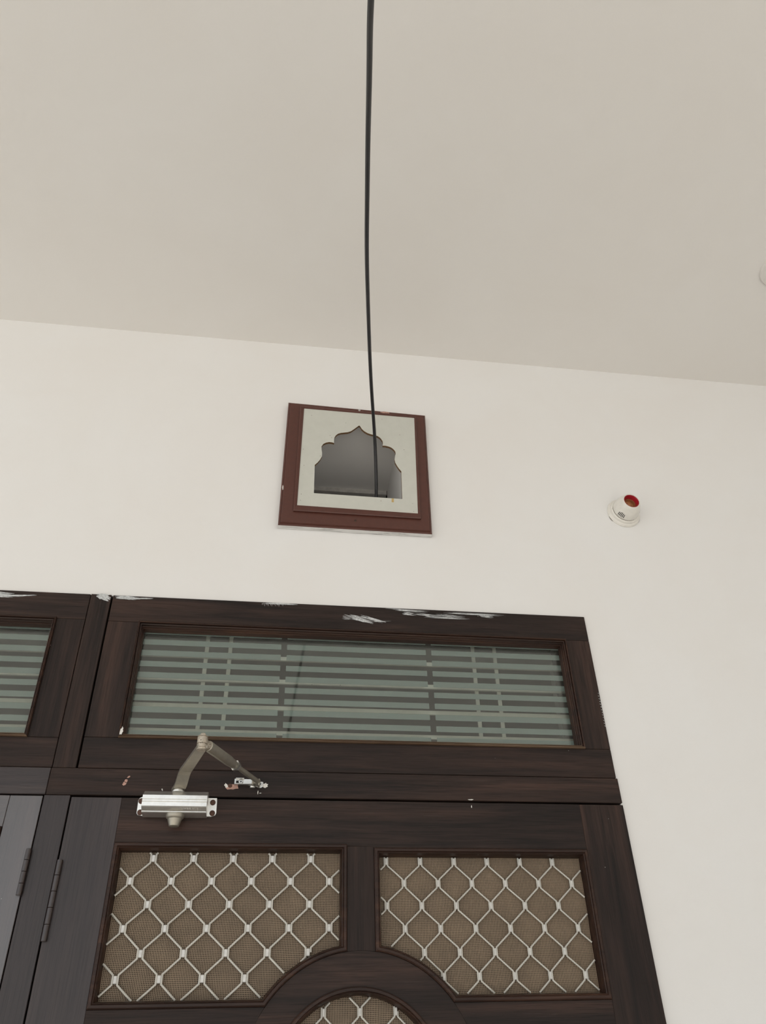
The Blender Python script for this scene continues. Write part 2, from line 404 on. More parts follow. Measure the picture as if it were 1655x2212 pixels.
# ------------------------------------------------------------------ the porch and the house shell
CEIL = 3.272; WT = 0.26
DX0, DX1, DZ1 = -1.436, 0.6895, 2.4465           # door opening
NX0, NX1, NZ0, NZ1 = 0.050, 0.288, 2.700, 2.98   # small wall opening behind the arch board
def wall_with_holes(name, x0, x1, z0, z1, y0, y1, holes, mat):
    xs = sorted({x0, x1, *[h[0] for h in holes], *[h[1] for h in holes]}); zs = sorted({z0, z1, *[h[2] for h in holes], *[h[3] for h in holes]})
    bm = bmesh.new(); V = {}
    def v(i, j, y):
        if (i, j, y) not in V: V[i, j, y] = bm.verts.new((xs[i], y, zs[j]))
        return V[i, j, y]
    nx, nz = len(xs)-1, len(zs)-1
    def solid(i, j):
        if not (0 <= i < nx and 0 <= j < nz): return False
        cx, cz = (xs[i]+xs[i+1])/2, (zs[j]+zs[j+1])/2
        return not any(h[0] < cx < h[1] and h[2] < cz < h[3] for h in holes)
    for i in range(nx):
        for j in range(nz):
            if not solid(i, j): continue
            bm.faces.new((v(i, j, y0), v(i+1, j, y0), v(i+1, j+1, y0), v(i, j+1, y0)))
            bm.faces.new((v(i, j, y1), v(i, j+1, y1), v(i+1, j+1, y1), v(i+1, j, y1)))
            for di, dj, a, b in ((-1, 0, (0, 0), (0, 1)), (1, 0, (1, 0), (1, 1)), (0, -1, (0, 0), (1, 0)), (0, 1, (0, 1), (1, 1))):
                if not solid(i+di, j+dj):
                    bm.faces.new((v(i+a[0], j+a[1], y0), v(i+a[0], j+a[1], y1), v(i+b[0], j+b[1], y1), v(i+b[0], j+b[1], y0)))
    return from_bm(name, bm, mat)
def struct(o, label=None):
    o['kind'] = 'structure'
    if label: o['label'] = label
    return o
PX0, PX1, PY = -4.2, 2.15, -3.15
struct(wall_with_holes('wall_back', PX0, PX1, 0.0, CEIL, 0.0, WT, [(DX0, DX1, 0.0, DZ1), (NX0, NX1, NZ0, NZ1)], paint_wall), 'off white painted wall above the brown door')
struct(box('ceiling', PX0, PX1, PY, WT, CEIL, CEIL+0.15, paint_ceil), 'plain off white painted ceiling over the door')
struct(box('floor', PX0, PX1+0.2, PY-0.3, 0.0, -0.12, 0.0, floor_mat), 'pale stone floor in front of the door')
struct(box('wall_right', PX1, PX1+0.2, PY, 0.0, 0.0, CEIL, paint_wall), 'off white side wall')
struct(box('ground', -60, 60, -80, PY-0.3, -0.30, -0.15, ground_mat), 'pale concrete ground outside')
struct(box('sky_blocker', 1.6, 14.0, -13.0, -7.5, -0.15, 7.5, ground_mat), 'unseen house block added to hold back sky on the right')  # added out of view: cuts the sky light from the front right
# dim room behind the door
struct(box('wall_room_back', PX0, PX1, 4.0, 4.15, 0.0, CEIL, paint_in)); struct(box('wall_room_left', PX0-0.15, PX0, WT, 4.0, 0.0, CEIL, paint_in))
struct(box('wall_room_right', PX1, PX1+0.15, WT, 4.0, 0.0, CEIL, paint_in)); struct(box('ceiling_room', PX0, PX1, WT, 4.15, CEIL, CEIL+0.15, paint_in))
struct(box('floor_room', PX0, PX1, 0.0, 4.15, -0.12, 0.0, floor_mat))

# ------------------------------------------------------------------ door frame
YF = -0.006
fr = thing('trim_1', (-0.37, 0.0, 0.0), 'dark brown wooden door frame with rail and post between the leaves', kind='structure')
box('post', -0.3925, -0.3513, YF, 0.024, 2.0812, 2.4462, wood_v, fr, 0.0008)
box('post', -0.3957, -0.3505, YF, 0.024, 0.0, 2.0322, wood_gl, fr, 0.0008)
box('rail', -0.3935, 0.6907, YF-0.001, 0.024, 2.0327, 2.0808, wood_h, fr, 0.0010)
box('rail', -1.436, -0.3942, YF-0.001, 0.024, 2.0327, 2.0808, wood_gh, fr, 0.0010)
box('jamb', 0.640, 0.689, 0.026, 0.11, 0.0, 2.4462, wood_v, fr, 0.001); box('jamb', -1.436, -1.39, 0.026, 0.11, 0.0, 2.4462, wood_v, fr, 0.001)
box('rebate', -0.425, -0.320, 0.026, 0.11, 0.0, 2.4462, wood_v, fr, 0.001); box('rebate', -1.39, -0.425, 0.026, 0.11, 1.995, 2.115, wood_h, fr, 0.001)
box('rebate', -0.320, 0.640, 0.026, 0.11, 1.995, 2.115, wood_h, fr, 0.001)
box('head', -1.436, 0.689, 0.026, 0.11, 2.4135, 2.4465, wood_h, fr, 0.001)
chip('paint_chip', -0.2545, 2.0660, 0.0035, 0.0016, YF-0.001, scrape, fr, 3, rot=0.6)
chip('paint_chip', -0.2575, 2.0585, 0.0030, 0.0042, YF-0.001, scrape, fr, 4, rot=-0.3); chip('paint_chip', -0.2600, 2.0535, 0.0036, 0.0034, YF-0.001, scrape, fr, 5)
chip('paint_chip', -0.1915, 2.0440, 0.0010, 0.0026, YF-0.001, putty, fr, 6, rot=0.4)
chip('putty_dab', -0.0054, 2.0545, 0.0052, 0.0050, YF-0.001, putty, fr, 8, 0.0015)
chip('putty_dab', -0.0770, 2.0530, 0.0030, 0.0050, YF-0.001, putty, fr, 9, 0.0012, rot=0.5)
chip('scrape', -0.066, 2.0508, 0.0125, 0.0058, YF-0.001, scrape, fr, 11); lathe('screw_hole', [(0.0038, 0), (0.0034, -0.0008), (0.0016, -0.0008), (0.001, -0.0004)], screw_dark, fr, c=(-0.0697, YF-0.0016, 2.0531), seg=14)
chip('paint_chip', -0.018, 2.0420, 0.0008, 0.0040, YF-0.001, putty, fr, 12); chip('paint_chip', -0.0135, 2.0405, 0.0022, 0.0007, YF-0.001, putty, fr, 13)
chip('paint_chip', 0.386, 2.0345, 0.0060, 0.0010, YF-0.001, putty, fr, 14)
slivers('paint_smear', [(-0.381, 2.4455, -0.353, 2.4335, 0.010, 22, 0.0045), (-0.378, 2.4455, -0.356, 2.4440, 0.004, 12, 0.003)], YF-0.0004, paint_drip, fr, 21)

# ------------------------------------------------------------------ transom windows
ROWS = [2.1595+0.0244*k for k in range(10)]
MOULD_T = [(0, YF), (0.0002, -0.0115), (0.0018, -0.0135), (0.0034, -0.0120), (0.0038, -0.0065), (0.0050, -0.0060), (0.0054, -0.0090), (0.0068, -0.0085), (0.0071, -0.0015), (0.0083, -0.0005), (0.0088, 0.0040), (0.0102, 0.0055), (0.0106, 0.020)]
def transom(name, x0, x1, label, gx, bars, mould):
    """x0..x1 frame; mould = x,z limits of the moulding; gx = gaps between the frosted segments"""
    w = thing(name, ((x0+x1)/2, 0.0, 2.082), label, kind='structure')
    mx0, mx1, mz0, mz1 = mould
    top = box('rail', x0, x1, YF, 0.024, mz1-0.0005, 2.4455, wood_h, w, 0.0008); box('rail', x0, x1, YF, 0.024, 2.0817, mz0+0.0005, wood_h, w, 0.0008)
    box('stile', x0, mx0+0.0005, YF, 0.024, mz0+0.0008, mz1-0.0008, wood_v, w, 0.0008); box('stile', mx1-0.0005, x1, YF, 0.024, mz0+0.0008, mz1-0.0008, wood_v, w, 0.0008)
    lp = [(mx0, mz0), (mx1, mz0), (mx1, mz1), (mx0, mz1)]
    moulding(lp, [[0, 1], [1, 2], [2, 3], [3, 4]], MOULD_T, [wood_bead, wood_mould, wood_mould, wood_mould], w)
    g0, g1 = mx0+0.004, mx1-0.004
    box('pane', g0, g1, 0.0195, 0.0225, mz0+0.004, mz1-0.004, glass, w)
    for z in ROWS:
        za, zb = max(z-0.0060, mz0+0.006), min(z+0.0060, mz1-0.006)
        edges = [g0+0.002]+[e for g in gx for e in g]+[g1-0.002]
        for a, b in zip(edges[::2], edges[1::2]): box('frosted_strip', a, b, 0.0227, 0.0233, za, zb, frost, w)
    gr = bars
    for z, hh in ((2.3395, 0.0046), (2.287, 0.0048), (2.2285, 0.0046), (2.1755, 0.0046)):
        box('grille_bar', mx0-0.02, mx1+0.02, 0.047, 0.053, z-hh, z+hh, cream_bar, w, 0.0008)
    for x in gr: box('grille_bar', x-0.0043, x+0.0043, 0.0535, 0.058, 2.11, 2.42, cream_bar, w, 0.0008)
    return w, top
w1, w1top = transom('window_1', -0.3477, 0.6885, 'wide transom window with striped frosted glass above the screen door', [(0.0101, 0.0221), (0.3225, 0.3345)],
                    [-0.1472, -0.0980, 0.4365, 0.4861], (-0.2857, 0.6340, 2.1390, 2.3853))
w2, w2top = transom('window_2', -1.430, -0.3937, 'transom window with striped frosted glass beyond the wooden post', [(-1.105, -1.093), (-0.793, -0.781)],
                    [-0.5825, -0.6317, -1.2065, -1.2561], (-1.368, -0.4488, 2.1365, 2.3865))
slivers('paint_smear', [(0.138, 2.4230, 0.205, 2.4085, 0.0100, 16, 0.0022), (0.175, 2.4240, 0.232, 2.4070, 0.007, 14, 0.0020), (0.135, 2.4165, 0.170, 2.4125, 0.008, 8, 0.0016), (0.20, 2.4088, 0.245, 2.4120, 0.002, 4, 0.0010),
    (0.225, 2.4420, 0.330, 2.4395, 0.0045, 9, 0.0016), (0.265, 2.4335, 0.300, 2.4315, 0.006, 10, 0.0018), (0.285, 2.4340, 0.36, 2.4290, 0.004, 6, 0.0012), (0.315, 2.4270, 0.42, 2.4255, 0.004, 9, 0.0013), (0.335, 2.4335, 0.41, 2.4285, 0.006, 9, 0.0012),
    (0.36, 2.4400, 0.50, 2.4385, 0.0045, 9, 0.0013), (0.44, 2.4360, 0.475, 2.4330, 0.006, 9, 0.0014)], YF-0.0002, paint_drip, w1top, 5)
slivers('paint_smear', [(-0.344, 2.4410, -0.295, 2.4395, 0.007, 26, 0.0022), (-0.330, 2.4380, -0.265, 2.4410, 0.003, 12, 0.0018)], YF-0.0002, paint_drip, w1top, 6)
slivers('paint_smear', [(-0.036, 2.4430, 0.040, 2.4430, 0.0030, 20, 0.0012)]+[(-0.036+0.0026*i, 2.4440, -0.0365+0.0026*i, 2.4385-0.0022*(i % 3)+0.0001*i, 0.001, 2, 0.0012) for i in range(20)], YF-0.0002, paint_drip, w1top, 7)
slivers('paint_smear', [(0.640+0.008*k/3, 2.30-0.010*k, 0.688, 2.296-0.010*k, 0.001, 1, 0.001) for k in range(0)]+[(0.6845, 2.262-0.006*k, 0.6875, 2.2595-0.006*k, 0.002, 2, 0.0014) for k in range(13)], YF-0.0002, paint_drip, w1, 8)
slivers('paint_smear', [(-0.640, 2.4380, -0.545, 2.4340, 0.011, 36, 0.0030), (-0.59, 2.4290, -0.50, 2.4360, 0.004, 14, 0.0018)], YF-0.0002, paint_drip, w2top, 9)
chip('paint_chip', -0.2805, 2.1500, 0.0028, 0.0085, -0.0128, putty, w1, 15, rot=-0.1)
chip('paint_chip', -0.540, 2.195, 0.0012, 0.0036, 0.0194, putty, w2, 16, rot=-0.5)

# ------------------------------------------------------------------ screen door
YD = -0.008; YB = 0.022
d1 = thing('door_1', (0.171, 0.0, 0.006), 'dark brown wooden screen door with diamond grille panels and arched rail', kind='structure')
AX, AZ, AR = 0.1723, 1.5886, 0.1940              # ring in the middle of the leaf
BX, BZ, BR = 0.1670, 1.5870, 0.1436
LX0, LX1, LZT, LZB = -0.2598, 0.1488, 1.9520, 1.7040
RX0, RX1, RZT, RZB = 0.1970, 0.6010, 1.9462, 1.7060
def arc(a0, a1, n, r=AR): return [(AX+r*math.cos(a0+(a1-a0)*k/n), AZ+r*math.sin(a0+(a1-a0)*k/n)) for k in range(n+1)]
aL0 = math.acos((LX1-AX)/AR); aL1 = math.pi-math.asin((LZB-AZ)/AR)
aR0 = math.asin((RZB-AZ)/AR); aR1 = math.acos((RX0-AX)/AR)
NA = 14
loopL = [(LX0, LZB)]+arc(aL1, aL0, NA)+[(LX1, LZT), (LX0, LZT)]         # ccw
loopR = arc(aR1, aR0, NA)+[(RX1, RZB), (RX1, RZT), (RX0, RZT)]
box('stile', -0.3475, LX0, YD, YB, 0.006, 2.0287, wood_gl, d1, 0.0007)
box('stile', RX1, 0.6903, YD, YB, 0.006, 2.0287, wood_v, d1, 0.0007)
prism('rail', [(LX0, LZT), (LX1, LZT), (LX1, 1.9490), (RX0, 1.9490), (RX0, RZT), (RX1, RZT), (RX1, 2.0287), (LX0, 2.0287)], YD, YB, wood_h, d1, 0.0005)
mtop = 1.9488
prism('mullion', arc(aR1, aL0, 5)[::-1]+[(RX0, mtop), (LX1, mtop)][::1], YD, YB, wood_v, d1, 0.0005)
ZM = 2*AZ                                                               # the lower half mirrors the upper
left_rail = [(LX0, LZB), (LX0, ZM-LZB)]+[(x, ZM-z) for x, z in arc(aL1, math.pi, 8)]+arc(math.pi, aL1, 8)[1:]
prism('rail', left_rail, YD, YB, wood_h, d1, 0.0005)
right_rail = [(RX1, ZM-RZB), (RX1, RZB)]+arc(aR0, 0.0, 8)+[(x, ZM-z) for x, z in arc(0.0, aR0, 8)][1:]
prism('rail', right_rail, YD, YB, wood_h, d1, 0.0005)
# ring
bm = bmesh.new(); n = 72; rings = []
for (cx, cz, r, y) in ((AX, AZ, AR-0.0003, YB), (AX, AZ, AR-0.0003, YD), (BX, BZ, BR-0.0005, YD), (BX, BZ, BR-0.0005, YB)):
    rings.append([bm.verts.new((cx+r*math.cos(2*math.pi*k/n), y, cz+r*math.sin(2*math.pi*k/n))) for k in range(n)])
for i in range(4):
    a, b = rings[i], rings[(i+1) % 4]
    for k in range(n): bm.faces.new((a[k], a[(k+1) % n], b[(k+1) % n], b[k]))
from_bm('ring', bm, wood_h, d1)
# lower half of the leaf
prism('mullion', [(LX1, 1.20), (RX0, 1.20)]+[(x, ZM-z) for x, z in arc(aR1, aL0, 5)], YD, YB, wood_v, d1, 0.0005)
box('rail', LX0, RX1, YD, YB, 1.00, 1.20, wood_h, d1, 0.0007); box('rail', LX0, RX1, YD, YB, 0.006, 0.16, wood_h, d1, 0.0007)
box('panel', LX0-0.004, RX1+0.004, 0.002, 0.014, 0.155, 1.005, wood_v, d1)
MOULD_D = [(0, YD), (0.0004, -0.0112), (0.0022, -0.0130), (0.0060, -0.0130), (0.0068, -0.0112), (0.0078, -0.0118), (0.0092, -0.0105), (0.0112, -0.0020), (0.0120, 0.0120)]
mats_d = [wood_mould]
moulding(loopL, [[0, 1], list(range(1, NA+2)), [NA+1, NA+2], [NA+2, NA+3], [NA+3, NA+4]], MOULD_D, mats_d, d1)
moulding(loopR, [list(range(0, NA+1)), [NA, NA+1], [NA+1, NA+2], [NA+2, NA+3], [NA+3, NA+4]], MOULD_D, mats_d, d1)
nC = 72; loopC = circle(BX, BZ, BR, nC)
moulding(loopC, [list(range(0, nC//2+1)), list(range(nC//2, nC+1))], MOULD_D, mats_d, d1)
for lp in (loopL, loopR):
    m = [(x, ZM-z) for x, z in lp][::-1]
    if True:
        m = [(x, z) for x, z in m]
        zlo = min(z for x, z in m)
        m = [(x, 1.2005 if abs(z-zlo) < 0.012 else z) for x, z in m]
        nL = len(m); moulding(m, [list(range(nL+1))], MOULD_D, mats_d, d1)
        fly_screen(offset_loop(m, 0.0118), 0.0118, d1, 0.006, 0.0012)
openL, openR, openC = offset_loop(loopL, 0.0118), offset_loop(loopR, 0.0118), offset_loop(loopC, 0.0118)
for o in (openL, openR, openC): fly_screen(o, 0.0118, d1)
diamond_grille(openL, 0.0060, d1, -0.1222, 0.0688, 1.9290, 0.0367, 0.0062, 0.0118, 0.0019, 0.0044, 0.0004)
diamond_grille(openR, 0.0060, d1, 0.2207, 0.0628, 1.9258, 0.0364, 0.0040, 0.0120, 0.0017, 0.0029, 0.0004)
diamond_grille(openC, 0.0060, d1, 0.1117, 0.0598, 1.6956, 0.0364, 0.0040, 0.0120, 0.0017, 0.0029)
# back of the leaf: the dark main door behind the screens
box('inner_board', -0.31, 0.63, 0.115, 0.150, 0.006, 1.99, wood_v, d1, 0.001)
chip('paint_chip', 0.386, 2.0215, 0.0010, 0.0028, YD, putty, d1, 31)
def hinge(parent, x, z0, z1, y, r, n):
    h = bpy.data.objects.new('hinge', None); C.objects.link(h); h.parent = parent
    h.location = Vector((x, y, z0))-world_loc(parent); h['label'] = 'brown painted barrel hinge'
    box('leaf_plate', x-0.001, x+0.001, y+0.001, y+0.010, z0, z1, hinge_metal, h)
    s = (z1-z0)/n
    for k in range(n):
        a, b = z0+k*s+0.0002, z0+(k+1)*s-0.0002
        lathe('knuckle', [(r*0.9, a), (r, a+0.0004), (r, b-0.0004), (r*0.9, b)], hinge_metal, h, 'z', (x, y, 0), 20)
hinge(d1, -0.3440, 1.7985, 1.9225, YD-0.0035, 0.0047, 5)

# ------------------------------------------------------------------ neighbouring leaf
d2 = thing('door_2', (-0.9, 0.0, 0.006), 'glossy dark brown door leaf beyond the wooden post', kind='structure')
box('stile', -0.4525, -0.3970, YD, YB, 0.006, 2.0300, wood_lac, d2, 0.0007); box('stile', -1.432, -1.35, YD, YB, 0.006, 2.0300, wood_lac, d2, 0.0007)
box('rail', -1.35, -0.4528, YD, YB, 1.9765, 2.0300, wood_lach, d2, 0.0007); box('rail', -1.35, -0.4528, YD, YB, 0.006, 0.16, wood_lach, d2, 0.0007)
loopM = [(-1.349, 0.161), (-0.4530, 0.161), (-0.4530, 1.9760), (-1.349, 1.9760)]
moulding(loopM, [[0, 1], [1, 2], [2, 3], [3, 4]], MOULD_D, [wood_mould], d2)
box('panel', -1.345, -0.457, 0.003, 0.014, 0.165, 1.972, wood_lac, d2)
hinge(d2, -0.3990, 1.8667, 1.9400, YD-0.0030, 0.0046, 4)

# ------------------------------------------------------------------ small arch board over the wall opening
nb = thing('arch_board', (0.17, -0.01, 2.645), 'brown framed square board with a scalloped arch cut out, on the white wall', 'wall panel')
Y0, Y1 = -0.0005, -0.0205
OUT = [(-0.0142, 2.6442), (0.3475, 2.6435), (0.3523, 3.0262), (-0.0082, 3.0347)]       # ccw
def lerp_in(d): return offset_loop(OUT, d)
bm = bmesh.new(); seq = []
for d, y in ((0, Y0), (0, Y1+0.006), (0.0030, Y1+0.003), (0.0045, Y1+0.0035), (0.0065, Y1), (0.040, Y1), (0.040, Y0)):
    seq.append([bm.verts.new((x, y, z)) for x, z in lerp_in(d)])
for i, (a, b) in enumerate(zip(seq, seq[1:]+seq[:1])):
    for k in range(4):
        fc = bm.faces.new((a[k], a[(k+1) % 4], b[(k+1) % 4], b[k]))
        if k == 0 and i == 0: fc.material_index = 1
fb = from_bm('frame', bm, None, nb); fb.data.materials.append(brown_paint); fb.data.materials.append(white_edge)
STEP = [(0.0192, 2.6808), (0.3212, 2.6798), (0.3250, 3.0095), (0.0228, 3.0172)]
PAN = [(0.0272, 2.6978), (0.3145, 2.6952), (0.3208, 3.0062), (0.0328, 3.0098)]
bm = bmesh.new(); seq = []
for lp, y in ((STEP, Y1+0.002), (STEP, Y1-0.0045), (offset_loop(STEP, 0.002), Y1-0.0060), (offset_loop(PAN, -0.001), Y1-0.0050), (PAN, Y1-0.0035), (PAN, Y1+0.002)):
    seq.append([bm.verts.new((x, y, z)) for x, z in lp])
for a, b in zip(seq, seq[1:]+seq[:1]):
    for k in range(4): bm.faces.new((a[k], a[(k+1) % 4], b[(k+1) % 4], b[k]))
from_bm('inner_moulding', bm, brown_paint, nb)
ARCH = [(0.0655, 2.7370), (0.0651, 2.8239), (0.0720, 2.8325), (0.0778, 2.8420), (0.0820, 2.8530), (0.0825, 2.8640), (0.0806, 2.8750), (0.0803, 2.8850), (0.0845, 2.8935), (0.0910, 2.8985), (0.0990, 2.9012), (0.1060, 2.9010), (0.1116, 2.8995),
        (0.1112, 2.9090), (0.1123, 2.9175), (0.1155, 2.9250), (0.1211, 2.9313), (0.1280, 2.9348), (0.1360, 2.9367), (0.1460, 2.9390), (0.1540, 2.9430), (0.1610, 2.9500), (0.1680, 2.9575), (0.1745, 2.9645),
        (0.1770, 2.9640), (0.1825, 2.9530), (0.1890, 2.9460), (0.1963, 2.9410), (0.2060, 2.9375), (0.2159, 2.9357), (0.2235, 2.9325), (0.2300, 2.9265), (0.2345, 2.9180), (0.2355, 2.9100), (0.2345, 2.9022),
        (0.2410, 2.9025), (0.2500, 2.9008), (0.2570, 2.8975), (0.2630, 2.8915), (0.2665, 2.8850), (0.2671, 2.8783), (0.2650, 2.8690), (0.2637, 2.8587), (0.2650, 2.8490), (0.2690, 2.8395), (0.2740, 2.8300), (0.2793, 2.8221), (0.2783, 2.7362)]
def board_with_hole(name, outer, hole, y0, y1, mat, edge_mat, parent):
    bm = bmesh.new(); m = {}
    for y in (y0, y1):
        ov = [bm.verts.new((x, y, z)) for x, z in outer]; hv = [bm.verts.new((x, y, z)) for x, z in hole]
        ed = [bm.edges.new((vv[i], vv[(i+1) % len(vv)])) for vv in (ov, hv) for i in range(len(vv))]
        bmesh.ops.triangle_fill(bm, use_beauty=True, use_dissolve=False, edges=ed)
        m[y] = (ov, hv)
    for idx in (0, 1):
        a, b = m[y0][idx], m[y1][idx]
        for k in range(len(a)):
            fc = bm.faces.new((a[k], a[(k+1) % len(a)], b[(k+1) % len(a)], b[k])); fc.material_index = 1
    o = from_bm(name, bm, None, parent); o.data.materials.append(mat); o.data.materials.append(edge_mat); return o
board_with_hole('arch_panel', offset_loop(PAN, -0.0004), ARCH, Y1-0.0030, Y1+0.0035, laminate, ply_edge, nb)
def screw(x, z, y, r, parent, mat, head=0.0012, cross=True):
    s = lathe('screw', [(r, 0.0), (r, -head*0.5), (r*0.75, -head)], mat, parent, 'y', (x, y, z), 16)
    if cross:
        bm = bmesh.new(); bm_box(bm, x-r*.55, x+r*.55, y-head*1.05, y-head*0.6, z-r*.14, z+r*.14); bm_box(bm, x-r*.14, x+r*.14, y-head*1.06, y-head*0.6, z-r*.55, z+r*.55)
        from_bm('screw_slot', bm, recess, s)
    return s
screw(0.1766, 3.0212, Y1, 0.0026, nb, putty, 0.0010); screw(0.1645, 2.6655, Y1, 0.0036, nb, screw_dark, 0.0008)
chip('paint_chip', 0.2450, 3.0205, 0.0140, 0.0030, Y1, scrape, nb, 41, 0.0004, 18, -0.05)
prism('tape_piece', [(0.2520, 2.7250), (0.2572, 2.7245), (0.2578, 2.7355), (0.2525, 2.7360)], Y1-0.0034, Y1-0.0029, tape_mat, nb)
chip('paint_chip', -0.0085, 2.7520, 0.0016, 0.0075, Y1+0.003, putty, nb, 43, 0.0006)
# ledge strip at the far end of the opening
struct(box('trim_2', NX0+0.001, NX1-0.001, WT, WT+0.02, 2.9665, 2.995, plain('grey_strip', (0.55, 0.53, 0.50), 0.6, 0, 0.15, 80), None, 0.001), 'pale strip at the far end of the arched wall opening')

struct(box('dark_backing', NX0-0.02, NX1+0.02, WT+0.0205, WT+0.04, 2.60, 3.05, wood_v, None, 0.001), 'dark board added for the darkness of the room behind the arched wall opening')  # added board: the unlit room beyond, put in as dark wood
# ------------------------------------------------------------------ lamp holder
lx, lz = 0.8508, 2.7520
lh = thing('lamp_holder', (lx, 0.0, lz), 'cream round lamp holder with a red ring, without bulb, on the white wall', 'lamp holder')
lathe('base', [(0.0420, 0.0), (0.0425, -0.003), (0.0405, -0.0065), (0.0370, -0.0080), (0.0365, -0.0135), (0.0345, -0.0155), (0.0300, -0.0160)], lamp_white, lh, 'y', (lx, 0, lz), 48)
bm = bmesh.new()
prof = [(0.0318, -0.0150), (0.0330, -0.0175), (0.0326, -0.0240), (0.0305, -0.0340), (0.0275, -0.0430), (0.0240, -0.0510), (0.0222, -0.0545), (0.0210, -0.0555), (0.0195, -0.0548), (0.0192, -0.0500), (0.0192, -0.0300), (0.0100, -0.0295)]
bm_lathe(bm, prof, 'y', (lx, 0, lz), 48, False)
from_bm('shell', bm, lamp_white, lh, smooth=True)
bm = bmesh.new(); bm_lathe(bm, [(0.0191, -0.0300), (0.0191, -0.0540), (0.0183, -0.0545), (0.0175, -0.0530), (0.0150, -0.0440), (0.0148, -0.0300)], 'y', (lx, 0, lz), 40, False)
from_bm('red_ring', bm, lamp_red, lh, smooth=True, label='dark red plastic ring')
lathe('socket', [(0.0146, -0.0300), (0.0146, -0.0430), (0.0130, -0.0435), (0.0125, -0.0360), (0.0060, -0.0360), (0.0050, -0.0400), (0.0020, -0.0405)], brass, lh, 'y', (lx, 0, lz), 32, label='brass socket')
ang = math.atan2(-0.020, -0.0172)
for k in range(5):
    a = ang+(k-2)*0.115
    off = -0.0008*abs(k-2)
    p0 = Vector((lx+0.0334*math.cos(a), -0.0225, lz+0.0334*math.sin(a))); p1 = Vector((lx+0.0306*math.cos(a), -0.0345-off*2, lz+0.0306*math.sin(a)))
    tube('slot', [p0, p1], 0.00095, recess, lh, 6)
dirt = plain('brown_grime', (0.10, 0.065, 0.04), 0.7, 0, 0.4, 400)
for R_, yy, a0, a1, rad in ((0.0327, -0.0158, 165, 300, 0.00055), (0.0424, -0.0012, 196, 218, 0.00060), (0.0424, -0.0012, -38, -14, 0.00075), (0.0322, -0.0240, -24, -8, 0.00090)):
    tube('grime_line', [(lx+R_*math.cos(math.radians(a0+(a1-a0)*k/16)), yy, lz+R_*math.sin(math.radians(a0+(a1-a0)*k/16))) for k in range(17)], [rad*(0.4+0.6*math.sin(math.pi*k/16)) for k in range(17)], dirt, lh, 6)

# ------------------------------------------------------------------ door closer
dc = thing('door_closer', (-0.162, YD, 2.012), 'silver hydraulic door closer with folded arm on the dark brown door', 'door closer')
plate = [(-0.2302, 2.0230), (-0.2280, 2.0275), (-0.2240, 2.0292), (-0.0910, 2.0292), (-0.0906, 2.0240), (-0.0897, 2.0030), (-0.0915, 1.9985), (-0.0990, 1.9962), (-0.2200, 1.9960), (-0.2275, 1.9975), (-0.2300, 2.0010)]
prism('mounting_plate', plate[::-1], YD-0.0045, YD-0.0003, silver, dc, 0.0006)
sec = [(-0.0125, 1.9935), (-0.0125, 2.0335), (-0.030, 2.0338), (-0.0340, 2.0330), (-0.0480, 2.0235), (-0.0500, 2.0222), (-0.0500, 2.0156), (-0.0490, 2.0150), (-0.0500, 2.0144), (-0.0500, 2.0115), (-0.0490, 2.0108), (-0.0500, 2.0102), (-0.0500, 2.0036), (-0.0485, 2.0022), (-0.0405, 1.9972), (-0.0405, 1.9962), (-0.0390, 1.9950)]
bm = bmesh.new()
va = [bm.verts.new((-0.2178, y, z)) for y, z in sec]; vb = [bm.verts.new((-0.1058, y, z)) for y, z in sec]
bm.faces.new(va); bm.faces.new(vb[::-1])
for k in range(len(sec)): bm.faces.new((va[k], vb[k], vb[(k+1) % len(sec)], va[(k+1) % len(sec)]))
body = from_bm('body', bm, silver, dc)
# embossed lettering on the lower slope
cu = bpy.data.curves.new('lettering', 'FONT'); cu.body = 'HYPRELE'; cu.size = 0.0072; cu.extrude = 0.00015; cu.space_character = 1.12
to = bpy.data.objects.new('lettering_curve', cu); C.objects.link(to)
bpy.context.view_layer.update()
lm = bpy.data.meshes.new_from_object(to.evaluated_get(bpy.context.evaluated_depsgraph_get())); bpy.data.objects.remove(to)
sl = math.atan2(0.0080, 0.0050)
nrm = Vector((0, -0.0050, -0.0080)).normalized(); up = Vector((0, -0.0080, 0.0050)).normalized()
for v in lm.vertices:
    c = Vector((-0.1505, -0.0425, 1.9983))+Vector((1, 0, 0))*v.co.x+up*v.co.y+nrm*(v.co.z+0.0001); v.co = c
lo = mesh_obj('lettering', lm, silver, None)
lo.parent = body; lo.location = -world_loc(body)
for x, z in ((-0.0978, 2.0208), (-0.0970, 2.0021), (-0.2245, 2.0215), (-0.2238, 2.0019)): screw(x, z, YD-0.0045, 0.0050, dc, screw_dark, 0.0018, False)
cx, cy = -0.1600, -0.0300
lathe('spindle_cap', [(0.0158, 1.9945), (0.0160, 1.9905), (0.0150, 1.9880), (0.0126, 1.9862), (0.0088, 1.9745), (0.0070, 1.9735)], arm_metal, dc, 'z', (cx, cy, 0), 32)
lathe('spindle', [(0.0110, 2.0325), (0.0110, 2.0350), (0.0085, 2.0362), (0.0085, 2.0415)], silver, dc, 'z', (cx, cy, 0), 24)
